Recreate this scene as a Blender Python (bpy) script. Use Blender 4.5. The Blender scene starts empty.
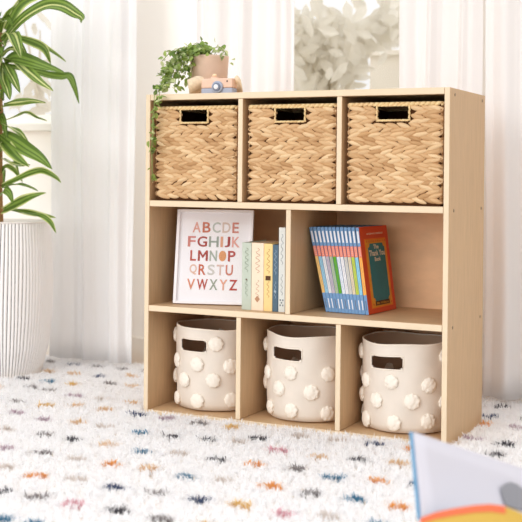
import bpy, bmesh, math, random
import numpy as np
from mathutils import Vector, Matrix, Euler

# ------------------------------------------------------------------ camera, world, sun, exposure
SC = bpy.context.scene
COL = SC.collection
RND = random.Random(7)

cd = bpy.data.cameras.new('camera')
cam = bpy.data.objects.new('camera', cd)
COL.objects.link(cam)
RT = Vector((0.89895182, 0.43794358, 0.00954172))
UP = Vector((-0.01139105, 0.00159592, 0.99993385))
FW = Vector((-0.43789938, 0.89900104, -0.00642329))
CP = Vector((1.71108811, -2.76746452, 0.68186318))
cam.matrix_world = Matrix(((RT.x, UP.x, -FW.x, CP.x), (RT.y, UP.y, -FW.y, CP.y), (RT.z, UP.z, -FW.z, CP.z), (0, 0, 0, 1)))
cd.sensor_width = 36.0
cd.lens = 36.0 * 1147.472 / 522.0
cd.shift_y = -80.538 / 522.0
cd.clip_start = 0.05
cd.dof.use_dof = True
cd.dof.focus_distance = 3.1
cd.dof.aperture_fstop = 5.2
SC.camera = cam

SC.cycles.max_bounces = 14
SC.cycles.diffuse_bounces = 10
SC.cycles.transparent_max_bounces = 16
SC.view_settings.view_transform = 'Standard'
SC.view_settings.look = 'None'
SC.view_settings.gamma = 1.0
SC.view_settings.use_curve_mapping = False
SC.view_settings.exposure = -0.26

wd = bpy.data.worlds.new('daylight')
SC.world = wd
wd.use_nodes = True
bg = wd.node_tree.nodes['Background']
bg.inputs['Color'].default_value = (1.0, 0.99, 0.985, 1)
# daylight: bright behind the windows, with fill added from the room's front and above
wn = wd.node_tree
wtc = wn.nodes.new('ShaderNodeTexCoord')
wsep = wn.nodes.new('ShaderNodeSeparateXYZ')
wn.links.new(wtc.outputs['Generated'], wsep.inputs[0])
def wmap(sock, a, b2, lo, hi):
    n = wn.nodes.new('ShaderNodeMapRange')
    n.interpolation_type = 'SMOOTHSTEP'
    n.inputs[1].default_value = a; n.inputs[2].default_value = b2
    n.inputs[3].default_value = lo; n.inputs[4].default_value = hi
    wn.links.new(wsep.outputs[sock], n.inputs[0])
    return n.outputs[0]
def wadd(a, b2):
    n = wn.nodes.new('ShaderNodeMath'); n.operation = 'ADD'
    wn.links.new(a, n.inputs[0]); wn.links.new(b2, n.inputs[1])
    return n.outputs[0]
wst = wadd(wadd(wmap(1, -0.1, 0.4, 0.0, 1.0), wmap(1, -1.0, -0.3, 0.95, 0.0)), wmap(2, 0.0, 0.9, 0.15, 1.6))
wn.links.new(wst, bg.inputs['Strength'])

sl = bpy.data.lights.new('sun', 'SUN')
sl.energy = 1.1
sl.color = (1.0, 0.98, 0.965)
sl.angle = math.radians(28)
sun = bpy.data.objects.new('sun', sl)
COL.objects.link(sun)
SUN_FROM = Vector((-0.27, -0.94, 0.20)).normalized()
sun.rotation_euler = SUN_FROM.to_track_quat('Z', 'Y').to_euler()
sun.location = (-1, -3, 3)

# ------------------------------------------------------------------ materials
def srgb(r, g, b):
    def f(c):
        c /= 255.0
        return c / 12.92 if c <= 0.04045 else ((c + 0.055) / 1.055) ** 2.4
    return (f(r), f(g), f(b), 1.0)

def mat(name, col, rough=0.6, spec=0.3, bump=0.0, bscale=200.0, var=0.0, vscale=6.0, stretch=None):
    m = bpy.data.materials.new(name)
    m.use_nodes = True
    nt = m.node_tree
    p = nt.nodes['Principled BSDF']
    p.inputs['Base Color'].default_value = col
    p.inputs['Roughness'].default_value = rough
    p.inputs['Specular IOR Level'].default_value = spec
    tc = nt.nodes.new('ShaderNodeTexCoord')
    mp = nt.nodes.new('ShaderNodeMapping')
    nt.links.new(tc.outputs['Object'], mp.inputs['Vector'])
    if stretch:
        mp.inputs['Scale'].default_value = stretch
    if var > 0:
        n = nt.nodes.new('ShaderNodeTexNoise')
        n.inputs['Scale'].default_value = vscale
        n.inputs['Detail'].default_value = 5
        nt.links.new(mp.outputs['Vector'], n.inputs['Vector'])
        mx = nt.nodes.new('ShaderNodeMix')
        mx.data_type = 'RGBA'
        mx.inputs[6].default_value = tuple(max(0, c * (1 - var)) for c in col[:3]) + (1,)
        mx.inputs[7].default_value = tuple(min(1, c * (1 + var)) for c in col[:3]) + (1,)
        rp = nt.nodes.new('ShaderNodeMapRange')
        rp.inputs[1].default_value = 0.3
        rp.inputs[2].default_value = 0.7
        nt.links.new(n.outputs['Fac'], rp.inputs[0])
        nt.links.new(rp.outputs[0], mx.inputs[0])
        nt.links.new(mx.outputs[2], p.inputs['Base Color'])
    if bump > 0:
        n2 = nt.nodes.new('ShaderNodeTexNoise')
        n2.inputs['Scale'].default_value = bscale
        n2.inputs['Detail'].default_value = 3
        nt.links.new(mp.outputs['Vector'], n2.inputs['Vector'])
        b = nt.nodes.new('ShaderNodeBump')
        b.inputs['Strength'].default_value = bump
        b.inputs['Distance'].default_value = 0.002
        nt.links.new(n2.outputs['Fac'], b.inputs['Height'])
        nt.links.new(b.outputs['Normal'], p.inputs['Normal'])
    return m

def island_mat(name, cols, rough=0.7, spec=0.2):
    """colour varies from one loose piece to the next"""
    m = bpy.data.materials.new(name)
    m.use_nodes = True
    nt = m.node_tree
    p = nt.nodes['Principled BSDF']
    p.inputs['Roughness'].default_value = rough
    p.inputs['Specular IOR Level'].default_value = spec
    g = nt.nodes.new('ShaderNodeNewGeometry')
    r = nt.nodes.new('ShaderNodeValToRGB')
    el = r.color_ramp.elements
    while len(el) < len(cols):
        el.new(0.5)
    for i, c in enumerate(cols):
        el[i].position = i / (len(cols) - 1)
        el[i].color = c
    nt.links.new(g.outputs['Random Per Island'], r.inputs[0])
    nt.links.new(r.outputs[0], p.inputs['Base Color'])
    return m

def cloth_mat(name, col, trans=0.35, clear=0.0):
    m = bpy.data.materials.new(name)
    m.use_nodes = True
    nt = m.node_tree
    out = nt.nodes['Material Output']
    nt.nodes.remove(nt.nodes['Principled BSDF'])
    d = nt.nodes.new('ShaderNodeBsdfDiffuse')
    t = nt.nodes.new('ShaderNodeBsdfTranslucent')
    d.inputs['Color'].default_value = col
    t.inputs['Color'].default_value = col
    mx = nt.nodes.new('ShaderNodeMixShader')
    mx.inputs[0].default_value = trans
    nt.links.new(d.outputs[0], mx.inputs[1])
    nt.links.new(t.outputs[0], mx.inputs[2])
    last = mx
    if clear > 0:
        tr = nt.nodes.new('ShaderNodeBsdfTransparent')
        m2 = nt.nodes.new('ShaderNodeMixShader')
        m2.inputs[0].default_value = clear
        nt.links.new(mx.outputs[0], m2.inputs[1])
        nt.links.new(tr.outputs[0], m2.inputs[2])
        last = m2
    nt.links.new(last.outputs[0], out.inputs['Surface'])
    return m

def glass_mat(name, gloss=0.05):
    m = bpy.data.materials.new(name)
    m.use_nodes = True
    nt = m.node_tree
    out = nt.nodes['Material Output']
    nt.nodes.remove(nt.nodes['Principled BSDF'])
    tr = nt.nodes.new('ShaderNodeBsdfTransparent')
    gl = nt.nodes.new('ShaderNodeBsdfGlossy')
    gl.inputs['Roughness'].default_value = 0.05
    mx = nt.nodes.new('ShaderNodeMixShader')
    mx.inputs[0].default_value = gloss
    nt.links.new(tr.outputs[0], mx.inputs[1])
    nt.links.new(gl.outputs[0], mx.inputs[2])
    nt.links.new(mx.outputs[0], out.inputs['Surface'])
    return m

M = {}
M['birch'] = mat('birch_veneer', srgb(204, 171, 132), 0.5, 0.3, var=0.06, vscale=5, stretch=(4, 4, 30))
M['birch_v'] = mat('birch_veneer_upright', srgb(204, 171, 132), 0.5, 0.3, var=0.06, vscale=5, stretch=(25, 25, 2.5))
M['birch_edge'] = mat('birch_edge_band', srgb(232, 212, 182), 0.5, 0.3, var=0.04, vscale=8)
M['birch_back'] = mat('birch_back_ply', srgb(236, 196, 154), 0.5, 0.3, var=0.09, vscale=7, stretch=(1.5, 1, 3))
M['screw'] = mat('screw_steel', srgb(150, 130, 105), 0.35, 0.6)
M['screw'].node_tree.nodes['Principled BSDF'].inputs['Metallic'].default_value = 0.8
M['dark'] = mat('dark_slot', srgb(40, 30, 22), 0.8)
M['wicker'] = island_mat('hyacinth_braid', [srgb(180, 138, 94), srgb(218, 182, 138), srgb(202, 162, 118), srgb(230, 200, 158), srgb(194, 152, 106)], 0.65, 0.25)
M['wicker_shade'] = mat('hyacinth_shade', srgb(74, 46, 26), 0.9, 0.1)  # dark brown stands in for shade between the strands and inside the basket
M['wicker_rim'] = island_mat('hyacinth_rim', [srgb(224, 190, 136), srgb(238, 212, 160), srgb(230, 196, 146)], 0.65, 0.25)
M['canvas'] = mat('cream_canvas', srgb(230, 220, 208), 0.9, 0.1, bump=0.25, bscale=400, var=0.03, vscale=20)
M['canvas_trim'] = mat('canvas_trim', srgb(244, 234, 220), 0.9, 0.1)
M['canvas_in'] = mat('canvas_inside', srgb(206, 178, 152), 0.9, 0.1)  # inside faces, a browner tan than the outer canvas
M['pom'] = mat('pompom_yarn', srgb(246, 238, 226), 0.95, 0.05, bump=0.6, bscale=300)
M['white'] = mat('white_lacquer', srgb(246, 243, 246), 0.4, 0.4)
M['paper'] = mat('paper', srgb(244, 242, 246), 0.8, 0.1)
M['pages'] = mat('book_pages', srgb(226, 212, 190), 0.9, 0.1, var=0.05, vscale=80)
M['rug'] = cloth_mat('rug_wool', srgb(254, 254, 255), 0.45)
M['rug_back'] = mat('rug_backing', srgb(238, 230, 220), 0.95, 0.05)
M['leaf'] = None

# ------------------------------------------------------------------ mesh helpers
class MB:
    def __init__(s):
        s.v, s.f, s.m = [], [], []
    def add(s, vs, fs, mi=0):
        o = len(s.v)
        s.v += [tuple(v) for v in vs]
        s.f += [tuple(i + o for i in f) for f in fs]
        s.m += [mi] * len(fs)
    def box(s, x0, x1, y0, y1, z0, z1, mi=0, mx=None, bev=0.0):
        if bev > 0:
            bm = bmesh.new()
            bmesh.ops.create_cube(bm, size=1)
            for v in bm.verts:
                v.co = Vector(((x0 + x1) / 2 + v.co.x * (x1 - x0), (y0 + y1) / 2 + v.co.y * (y1 - y0), (z0 + z1) / 2 + v.co.z * (z1 - z0)))
            bmesh.ops.bevel(bm, geom=bm.edges[:], offset=bev, segments=2, affect='EDGES', profile=0.5)
            bm.verts.index_update()
            vs = [v.co.copy() for v in bm.verts]
            fs = [[v.index for v in f.verts] for f in bm.faces]
            bm.free()
        else:
            vs = [Vector(p) for p in ((x0, y0, z0), (x1, y0, z0), (x1, y1, z0), (x0, y1, z0), (x0, y0, z1), (x1, y0, z1), (x1, y1, z1), (x0, y1, z1))]
            fs = [(0, 3, 2, 1), (4, 5, 6, 7), (0, 1, 5, 4), (1, 2, 6, 5), (2, 3, 7, 6), (3, 0, 4, 7)]
        if mx is not None:
            vs = [mx @ v for v in vs]
        s.add(vs, fs, mi)
    def tube(s, pts, rad, n=8, mi=0, cap=True):
        pts = [Vector(p) for p in pts]
        if not isinstance(rad, (list, tuple)):
            rad = [rad] * len(pts)
        rings = []
        ref = Vector((0.13, 0.31, 0.94))
        for i, p in enumerate(pts):
            a = pts[max(0, i - 1)]
            b = pts[min(len(pts) - 1, i + 1)]
            t = (b - a).normalized()
            u = t.cross(ref)
            if u.length < 1e-3:
                u = t.cross(Vector((1, 0, 0)))
            u.normalize()
            w = t.cross(u)
            rings.append([p + (u * math.cos(2 * math.pi * k / n) + w * math.sin(2 * math.pi * k / n)) * rad[i] for k in range(n)])
        vs = [v for r in rings for v in r]
        fs = []
        for i in range(len(pts) - 1):
            for k in range(n):
                k2 = (k + 1) % n
                fs.append((i * n + k, i * n + k2, (i + 1) * n + k2, (i + 1) * n + k))
        if cap:
            fs.append(tuple(range(n))[::-1])
            fs.append(tuple(range((len(pts) - 1) * n, len(pts) * n)))
        s.add(vs, fs, mi)
    def lathe(s, prof, n=48, cx=0, cy=0, mi=0, mx=None, close=False):
        vs, fs = [], []
        for r, z in prof:
            for k in range(n):
                a = 2 * math.pi * k / n
                v = Vector((cx + r * math.cos(a), cy + r * math.sin(a), z))
                vs.append(mx @ v if mx is not None else v)
        for i in range(len(prof) - 1):
            for k in range(n):
                k2 = (k + 1) % n
                fs.append((i * n + k, i * n + k2, (i + 1) * n + k2, (i + 1) * n + k))
        fs.append(tuple(range(n))[::-1])
        fs.append(tuple(range((len(prof) - 1) * n, len(prof) * n)))
        s.add(vs, fs, mi)
    def strip(s, left, right, mi=0):
        n = len(left)
        vs = list(left) + list(right)
        s.add(vs, [(i, i + 1, n + i + 1, n + i) for i in range(n - 1)], mi)
    def build(s, name, mats, parent=None, smooth=False, loc=None, kind=None):
        me = bpy.data.meshes.new(name)
        me.from_pydata(s.v, [], s.f)
        if not isinstance(mats, (list, tuple)):
            mats = [mats]
        for m in mats:
            me.materials.append(m)
        me.polygons.foreach_set('material_index', s.m)
        if smooth:
            me.polygons.foreach_set('use_smooth', [True] * len(me.polygons))
        me.update()
        bm = bmesh.new()
        bm.from_mesh(me)
        bmesh.ops.recalc_face_normals(bm, faces=bm.faces[:])
        bm.to_mesh(me)
        bm.free()
        o = bpy.data.objects.new(name, me)
        COL.objects.link(o)
        if parent:
            o.parent = parent
        if loc:
            o.location = loc
        if kind:
            o['kind'] = kind
        return o

def tag(o, label, cat, group=None):
    o['label'] = label
    o['category'] = cat
    if group:
        o['group'] = group
    return o

def thing(name, label, cat, loc=(0, 0, 0), rz=0.0, group=None):
    o = bpy.data.objects.new(name, None)
    o.empty_display_size = 0.05
    COL.objects.link(o)
    o.location = loc
    o.rotation_euler = (0, 0, rz)
    return tag(o, label, cat, group)

def struct(o):
    o['kind'] = 'structure'
    return o

def copy_tree(o, parent=None):
    c = o.copy()
    COL.objects.link(c)
    c.parent = parent
    for ch in list(o.children):
        copy_tree(ch, c)
    return c

def text_faces(body, bold=0.0, fit=None, squash=True):
    """flat outline of a line of text: verts in x (right), z (up), fitted into fit=(x0,x1,z0,z1)"""
    cu = bpy.data.curves.new('lettering_source', 'FONT')
    cu.body = body
    cu.size = 1.0
    cu.offset = bold
    cu.resolution_u = 4
    ob = bpy.data.objects.new('lettering_source', cu)
    COL.objects.link(ob)
    dg = bpy.context.evaluated_depsgraph_get()
    dg.update()
    me = bpy.data.meshes.new_from_object(ob.evaluated_get(dg))
    vs = [(v.co.x, v.co.y) for v in me.vertices]
    fs = [tuple(p.vertices) for p in me.polygons]
    bpy.data.objects.remove(ob)
    bpy.data.curves.remove(cu)
    bpy.data.meshes.remove(me)
    x0 = min(v[0] for v in vs); x1 = max(v[0] for v in vs)
    y0 = min(v[1] for v in vs); y1 = max(v[1] for v in vs)
    a, b, c, d = fit
    sx = (b - a) / (x1 - x0); sz = (d - c) / (y1 - y0)
    if not squash:
        k = min(sx, sz); ox = (b - a - k * (x1 - x0)) / 2
        return [(a + ox + (x - x0) * k, c + (y - y0) * k) for x, y in vs], fs
    return [(a + (x - x0) * sx, c + (y - y0) * sz) for x, y in vs], fs

# ------------------------------------------------------------------ the room shell
W, D, H, TK = 0.8831, 0.3316, 0.900, 0.0143
Z2, Z3, ZB, TB = 0.6023, 0.3072, 0.0129, 0.0168
WALL_Y = 0.74

wallm = mat('cream_wall_paint', srgb(252, 249, 243), 0.85, 0.1)
trimm = mat('white_trim_paint', srgb(244, 240, 232), 0.5, 0.3)
floorm = mat('oak_floor', srgb(196, 160, 120), 0.5, 0.3, var=0.12, vscale=4, stretch=(1.5, 14, 1))

b = MB(); b.box(-3.2, 3.0, -3.4, WALL_Y + 0.15, -0.06, -0.014)
struct(b.build('floor', floorm))
b = MB()
win = [(-1.50, -0.60), (0.0, 0.66)]
zs, zt = 0.86, 2.25
b.box(-3.2, 3.0, WALL_Y, WALL_Y + 0.15, -0.014, zs)
b.box(-3.2, 3.0, WALL_Y, WALL_Y + 0.15, zt, 2.6)
xs = [-3.2] + [x for w in win for x in w] + [3.0]
for i in range(0, len(xs), 2):
    b.box(xs[i], xs[i + 1], WALL_Y, WALL_Y + 0.15, zs, zt)
struct(b.build('wall_back', wallm))
for i, (xa, xb) in enumerate(win):
    f = MB()
    t = 0.035
    f.box(xa, xb, WALL_Y + 0.03, WALL_Y + 0.09, zs, zs + t)
    f.box(xa, xb, WALL_Y + 0.03, WALL_Y + 0.09, zt - t, zt)
    f.box(xa, xa + t, WALL_Y + 0.03, WALL_Y + 0.09, zs + t, zt - t)
    f.box(xb - t, xb, WALL_Y + 0.03, WALL_Y + 0.09, zs + t, zt - t)
    wo = struct(f.build('window_%d' % (i + 1), trimm))
    s_ = MB(); s_.box(xa - 0.04, xb + 0.04, WALL_Y - 0.05, WALL_Y + 0.028, zs - 0.03, zs - 0.001, bev=0.004)
    s_.build('window_sill', trimm, wo)
    g_ = MB(); g_.box(xa + t, xb - t, WALL_Y + 0.056, WALL_Y + 0.06, zs + t, zt - t)
    g_.build('window_pane', glass_mat('window_glass', 0.006), wo)
b = MB(); b.box(-3.2, 3.0, WALL_Y - 0.014, WALL_Y, -0.014, 0.09, bev=0.004)
struct(b.build('baseboard_back', trimm))

# ------------------------------------------------------------------ outside the windows: trees and a neighbouring house
treem = cloth_mat('washed_out_foliage', srgb(232, 228, 218), 0.6)  # glare of the overexposed garden is put into the pale leaf colour
barkm = mat('washed_out_bark', srgb(226, 220, 208), 0.9, 0.1)  # bark colour paled by the same painted-in glare
def leaf_blob(mb, c, size, rnd):
    d = Vector((rnd.gauss(0, 1), rnd.gauss(0, 0.6), rnd.gauss(0, 1))).normalized()
    n = Vector((rnd.uniform(-.5, .5), -1, rnd.uniform(-.5, .5))).normalized()
    sde = d.cross(n).normalized()
    L, Wd = size, size * rnd.uniform(0.32, 0.5)
    c = Vector(c)
    pts = [c - d * L / 2, c - d * L * .2 + sde * Wd / 2, c + d * L * .2 + sde * Wd * .42, c + d * L / 2, c + d * L * .2 - sde * Wd * .42, c - d * L * .2 - sde * Wd / 2]
    mid = c + n * size * 0.08
    mb.add(pts + [mid], [(6, i, (i + 1) % 6) for i in range(6)])
def tree(name, label, clumps, trunk, seed, per=18, size=0.11, spread=0.05):
    rnd = random.Random(seed)
    r = thing(name, label, 'tree', (trunk[0], trunk[1], -0.3), group=None)
    tb = MB()
    base = Vector((trunk[0], trunk[1], -0.3))
    top = sum((Vector(c) for c in clumps), Vector()) / len(clumps)
    top = Vector((trunk[0], trunk[1] + 0.02, top.z))
    tb.tube([base, base.lerp(top, .5) + Vector((.02, 0, 0)), top], [.04, .032, .018], 8)
    for c in clumps:
        st = base.lerp(top, rnd.uniform(.6, .98))
        tb.tube([st, st.lerp(Vector(c), .5) + Vector((0, 0, .03)), Vector(c)], [.012, .007, .003], 5)
    o = tb.build('trunk', barkm, r)
    o.location = -Vector(r.location)
    lb = MB()
    for c in clumps:
        for k in range(per):
            p = Vector(c) + Vector((rnd.gauss(0, spread), rnd.gauss(0, spread * 2), rnd.gauss(0, spread)))
            leaf_blob(lb, p, size * rnd.uniform(.7, 1.3), rnd)
    o = lb.build('foliage', treem, r)
    o.location = -Vector(r.location)
    return r
tree('garden_tree', 'leafy tree coloured pale as if overexposed outside the window between the two middle curtains',
     [[-0.521,2.045,1.242],[-0.472,2.069,1.298],[-0.406,2.101,1.336],[-0.454,2.077,1.229],[-0.388,2.109,1.216],[-0.346,2.13,1.179],[-0.314,2.146,1.281],[-0.265,2.17,1.328],[-0.288,2.158,1.217],[-0.239,2.182,1.254],[-0.156,2.223,1.292],[-0.091,2.255,1.431],[-0.124,2.239,1.385],[-0.074,2.263,1.372],[-0.365,2.122,1.355],[-0.378,2.113,1.114],[-0.42,2.093,1.095],[-0.523,2.045,1.39],[-0.489,2.061,1.353],[-0.329,2.138,1.124],[-0.182,2.211,1.347]],
     (-0.36, 2.2), 3)
tree('garden_shrub', 'pale washed-out shrub outside the left window behind the tall potted plant',
     [[-1.611,1.515,1.415],[-1.535,1.551,1.333],[-1.66,1.491,1.332],[-1.501,1.567,1.195],[-1.574,1.531,1.102],[-1.49,1.571,1.01],[-1.7,1.6,1.0]],
     (-1.6, 1.62), 5, per=5, size=0.11, spread=0.05)
hb = MB()
hb.box(-0.42, 0.6, 2.9, 3.3, -0.3, 1.30)
hb.box(-0.45, 0.64, 2.87, 3.33, 1.30, 1.325)
tag(hb.build('garden_wall', mat('pale_render', srgb(222, 215, 202), 0.9, 0.1)), 'plain pale block of garden wall outside the window right of the tree', 'wall')
gb = MB(); gb.box(-5, 5, WALL_Y + 0.16, 6, -0.4, -0.3)
tag(gb.build('garden_ground', mat('pale_gravel', srgb(214, 206, 190), 0.9, 0.1)), 'pale garden ground outside the windows', 'ground')['kind'] = 'structure'

# ------------------------------------------------------------------ curtains
def curtain(name, label, x0, x1, y, z0, z1, folds, amp, m, seed, flare=0.0, smallamp=0.006):
    rnd = random.Random(seed)
    nx, nz = 150, 30
    ph = [rnd.uniform(0, 6.28) for _ in range(6)]
    vs, fs = [], []
    for j in range(nz + 1):
        t = j / nz
        for i in range(nx + 1):
            u = i / nx
            uu = u + 0.025 * math.sin(2.2 * math.pi * u * 2 + ph[0]) + 0.012 * math.sin(3 * t + ph[1]) * math.sin(5 * u + ph[2])
            wv = math.sin(2 * math.pi * folds * uu + ph[3])
            wv = math.copysign(abs(wv) ** 0.75, wv)
            a = amp * (0.75 + 0.25 * math.sin(7 * u + ph[4])) * (0.8 + 0.35 * (1 - t))
            yy = y + a * wv + smallamp * math.sin(2 * math.pi * folds * 2.3 * uu + ph[5] + 1.5 * t)
            cx = (x0 + x1) / 2
            xx = cx + (x0 + (x1 - x0) * u - cx) * (1 + flare * (1 - t)) + 0.004 * math.sin(9 * t + 4 * u)
            zz = z0 + (z1 - z0) * t
            vs.append((xx, yy, zz))
    for j in range(nz):
        for i in range(nx):
            q = j * (nx + 1) + i
            fs.append((q, q + 1, q + nx + 2, q + nx + 1))
    mb = MB(); mb.add(vs, fs)
    o = mb.build(name, m, None, smooth=True)
    md = o.modifiers.new('cloth_thickness', 'SOLIDIFY'); md.thickness = 0.0012
    return tag(o, label, 'curtain', 'floor-length window curtains')
sheer = cloth_mat('white_sheer_cloth', srgb(253, 253, 254), 0.32, 0.12)
drape = cloth_mat('cream_drape_cloth', srgb(252, 251, 251), 0.35, 0.06)
curtain('curtain', 'white sheer curtain hanging to the rug just right of the tall potted plant', -0.76, -0.405, 0.585, 0.021, 2.4, 3.2, 0.015, sheer, 1)
curtain('curtain', 'white curtain hanging behind the toy camera and small trailing plant', -0.17, 0.18, 0.60, 0.03, 2.4, 3.3, 0.013, drape, 2)
curtain('curtain', 'white curtain hanging behind the top right corner of the bookcase', 0.545, 0.795, 0.60, 0.03, 2.4, 2.6, 0.018, drape, 3)
curtain('curtain', 'white curtain hanging to the rug at the right of the bookcase side', 0.81, 1.20, 0.60, 0.022, 2.4, 3.6, 0.020, drape, 4)

# ------------------------------------------------------------------ rug: backing and shaggy pile with coloured dashes
rug = thing('shag_rug', 'shaggy white rug with rows of small coloured dashes under the bookcase', 'rug', (0, 0, 0))
b = MB(); b.box(-2.1, 2.1, -1.9, 0.66, -0.013, -0.001)
b.build('backing', M['rug_back'], rug)
DASH = [(-0.483,0.116,'g'),(-0.4,0.105,'g'),(-0.305,0.292,'g'),(-0.311,0.431,'t'),(-0.214,0.283,'t'),(-0.286,-0.201,'l'),(-0.177,-0.382,'p'),(-0.196,-0.042,'t'),(-0.093,-0.049,'t'),(-0.066,-0.227,'t'),(0.02,-0.064,'n'),(0.142,-0.249,'b'),(-0.056,-0.382,'g'),(0.04,-0.392,'k'),(0.028,-0.231,'p'),(0.051,-0.538,'g'),(0.239,-0.247,'k'),(0.333,-0.234,'k'),(0.119,-0.069,'l'),(0.255,-0.417,'b'),(0.146,-0.395,'t'),(0.158,-0.546,'p'),(0.26,-0.554,'o'),(0.351,-0.546,'t'),(0.168,-0.712,'o'),(0.45,-0.4,'k'),(0.463,-0.564,'b'),(0.547,-0.401,'o'),(0.181,-0.849,'k'),(0.372,-0.713,'n'),(0.467,-0.706,'g'),(0.573,-0.708,'n'),(0.662,-0.701,'y'),(0.268,-0.845,'g'),(0.366,-0.85,'r'),(0.467,-0.851,'k'),(0.573,-0.854,'g'),(0.547,-0.548,'p'),(0.297,-1.0,'b'),(0.057,-0.683,'p'),(0.543,-0.251,'r'),(0.66,-0.551,'o'),(0.649,-0.387,'g'),(0.753,-0.419,'b'),(0.744,-0.243,'k'),(0.848,-0.396,'o'),(0.84,-0.234,'t'),(0.757,-0.56,'g'),(0.857,-0.557,'b'),(0.772,-0.712,'r'),(0.855,-0.691,'p'),(0.954,-0.562,'o'),(0.902,0.285,'o'),(0.993,0.278,'l'),(0.921,0.096,'l'),(1.016,-0.042,'k'),(0.441,-0.163,'k'),(0.648,-0.262,'t'),(0.416,-0.214,'p')]
DC = {'g': srgb(164, 158, 158), 't': srgb(232, 202, 164), 'l': srgb(200, 180, 192), 'p': srgb(228, 220, 214), 'n': srgb(82, 96, 130), 'b': srgb(96, 148, 178), 'k': srgb(104, 102, 108), 'o': srgb(238, 176, 104), 'y': srgb(234, 200, 130), 'r': srgb(228, 182, 192)}
DK = list(DC)
# the measured dashes sit on a regular grid, 0.1 m by 0.153 m; carry it on across the rug
rows_y = [-1.77 + 0.1535 * k for k in range(17)]
for yy in rows_y:
    for k in range(-21, 22):
        x = k * 0.1 + 0.07 - 0.06 * (yy + 0.85)
        if abs(x) < 2.05 and yy < 0.64 and not any(abs(x - d[0]) < 0.07 and abs(yy - d[1]) < 0.09 for d in DASH):
            DASH.append((x, yy, RND.choice('gtlpnbkoygtp')))
npr = np.random.default_rng(11)
sp = 0.0155
gx, gy = np.meshgrid(np.arange(-2.08, 2.08, sp), np.arange(-1.88, 0.655, sp * 0.9))
gx = gx + (np.arange(gx.shape[0]) % 2)[:, None] * sp / 2
cx = gx.ravel() + npr.normal(0, sp * .22, gx.size)
cy = gy.ravel() + npr.normal(0, sp * .22, gx.size)
# keep to what the room shows: a generous wedge around the picture
d0 = np.stack([cx - CP.x, cy - CP.y], 1)
dep = d0 @ np.array([FW.x, FW.y]); lat = d0 @ np.array([RT.x, RT.y])
keep = (dep > 1.0) & (np.abs(lat) < dep * 0.228 + 0.55)
keep &= ~((cx > -0.012) & (cx < W + 0.012) & (cy > -0.012) & (cy < D + 0.012))
keep &= ~((cx + 0.752) ** 2 + (cy - 0.325) ** 2 < 0.136 ** 2)
cx, cy = cx[keep], cy[keep]
NB = 22
N = len(cx) * NB
ccx = np.repeat(cx, NB); ccy = np.repeat(cy, NB)
ang = npr.uniform(0, 2 * np.pi, N)
ck = np.repeat(npr.uniform(0, 2 * np.pi, len(cx)), NB)
lean = npr.uniform(0.2, 1.35, N)
ln = npr.uniform(0.012, 0.021, N) * np.repeat(npr.uniform(0.8, 1.2, len(cx)), NB)
wid = npr.uniform(0.0008, 0.0016, N)
rx = ccx + npr.normal(0, 0.0035, N); ry = ccy + npr.normal(0, 0.0035, N)
dx = np.cos(ang) * .8 + np.cos(ck) * .45; dy = np.sin(ang) * .8 + np.sin(ck) * .45
sx, sy = -np.sin(ang) * wid, np.cos(ang) * wid
P = np.zeros((N, 6, 3), np.float32)
for k, (tt, ww) in enumerate(((0, 1), (0.55, 1.1), (1.0, 0.35))):
    bend = lean * tt
    hx = ln * tt * np.sin(bend) * dx; hy = ln * tt * np.sin(bend) * dy
    hz = np.maximum(ln * tt * np.cos(bend * .9), 0.001)
    P[:, 2 * k, 0] = rx + hx - sx * ww; P[:, 2 * k, 1] = ry + hy - sy * ww; P[:, 2 * k, 2] = hz
    P[:, 2 * k + 1, 0] = rx + hx + sx * ww; P[:, 2 * k + 1, 1] = ry + hy + sy * ww; P[:, 2 * k + 1, 2] = hz
tip = P[:, 4, :]
out = (tip[:, 0] > -0.006) & (tip[:, 0] < W + 0.006) & (tip[:, 1] > -0.006) & (tip[:, 1] < D + 0.006)
out |= ((tip[:, 0] + 0.752) ** 2 + (tip[:, 1] - 0.325) ** 2 < 0.134 ** 2)
da = np.array([(d[0], d[1]) for d in DASH]); dk = np.array([DK.index(d[2]) + 1 for d in DASH])
mi = np.zeros(N, np.int32)
for (ax, ay), kk in zip(da, dk):
    e = ((rx - ax) / 0.025) ** 2 + ((ry - ay) / 0.0165) ** 2 + npr.normal(0, .15, N)
    mi[e < 1] = kk
ok = ~out
P = P[ok]; mi = mi[ok]; N = len(P)
me = bpy.data.meshes.new('pile')
me.vertices.add(N * 6); me.vertices.foreach_set('co', P.ravel())
F = (np.arange(N)[:, None, None] * 6 + np.array([[0, 1, 3, 2], [2, 3, 5, 4]])[None]).astype(np.int32)
me.loops.add(N * 8); me.loops.foreach_set('vertex_index', F.ravel())
me.polygons.add(N * 2); me.polygons.foreach_set('loop_start', np.arange(N * 2, dtype=np.int32) * 4)
for m_ in [M['rug']] + [cloth_mat('rug_dash_%s' % k, DC[k], 0.35) for k in DK]:
    me.materials.append(m_)
me.update(calc_edges=True)
me.polygons.foreach_set('material_index', np.repeat(mi, 2))
me.polygons.foreach_set('use_smooth', np.ones(N * 2, bool))
me.update()
pile = bpy.data.objects.new('pile', me); COL.objects.link(pile); pile.parent = rug; pile['kind'] = 'stuff'
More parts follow.
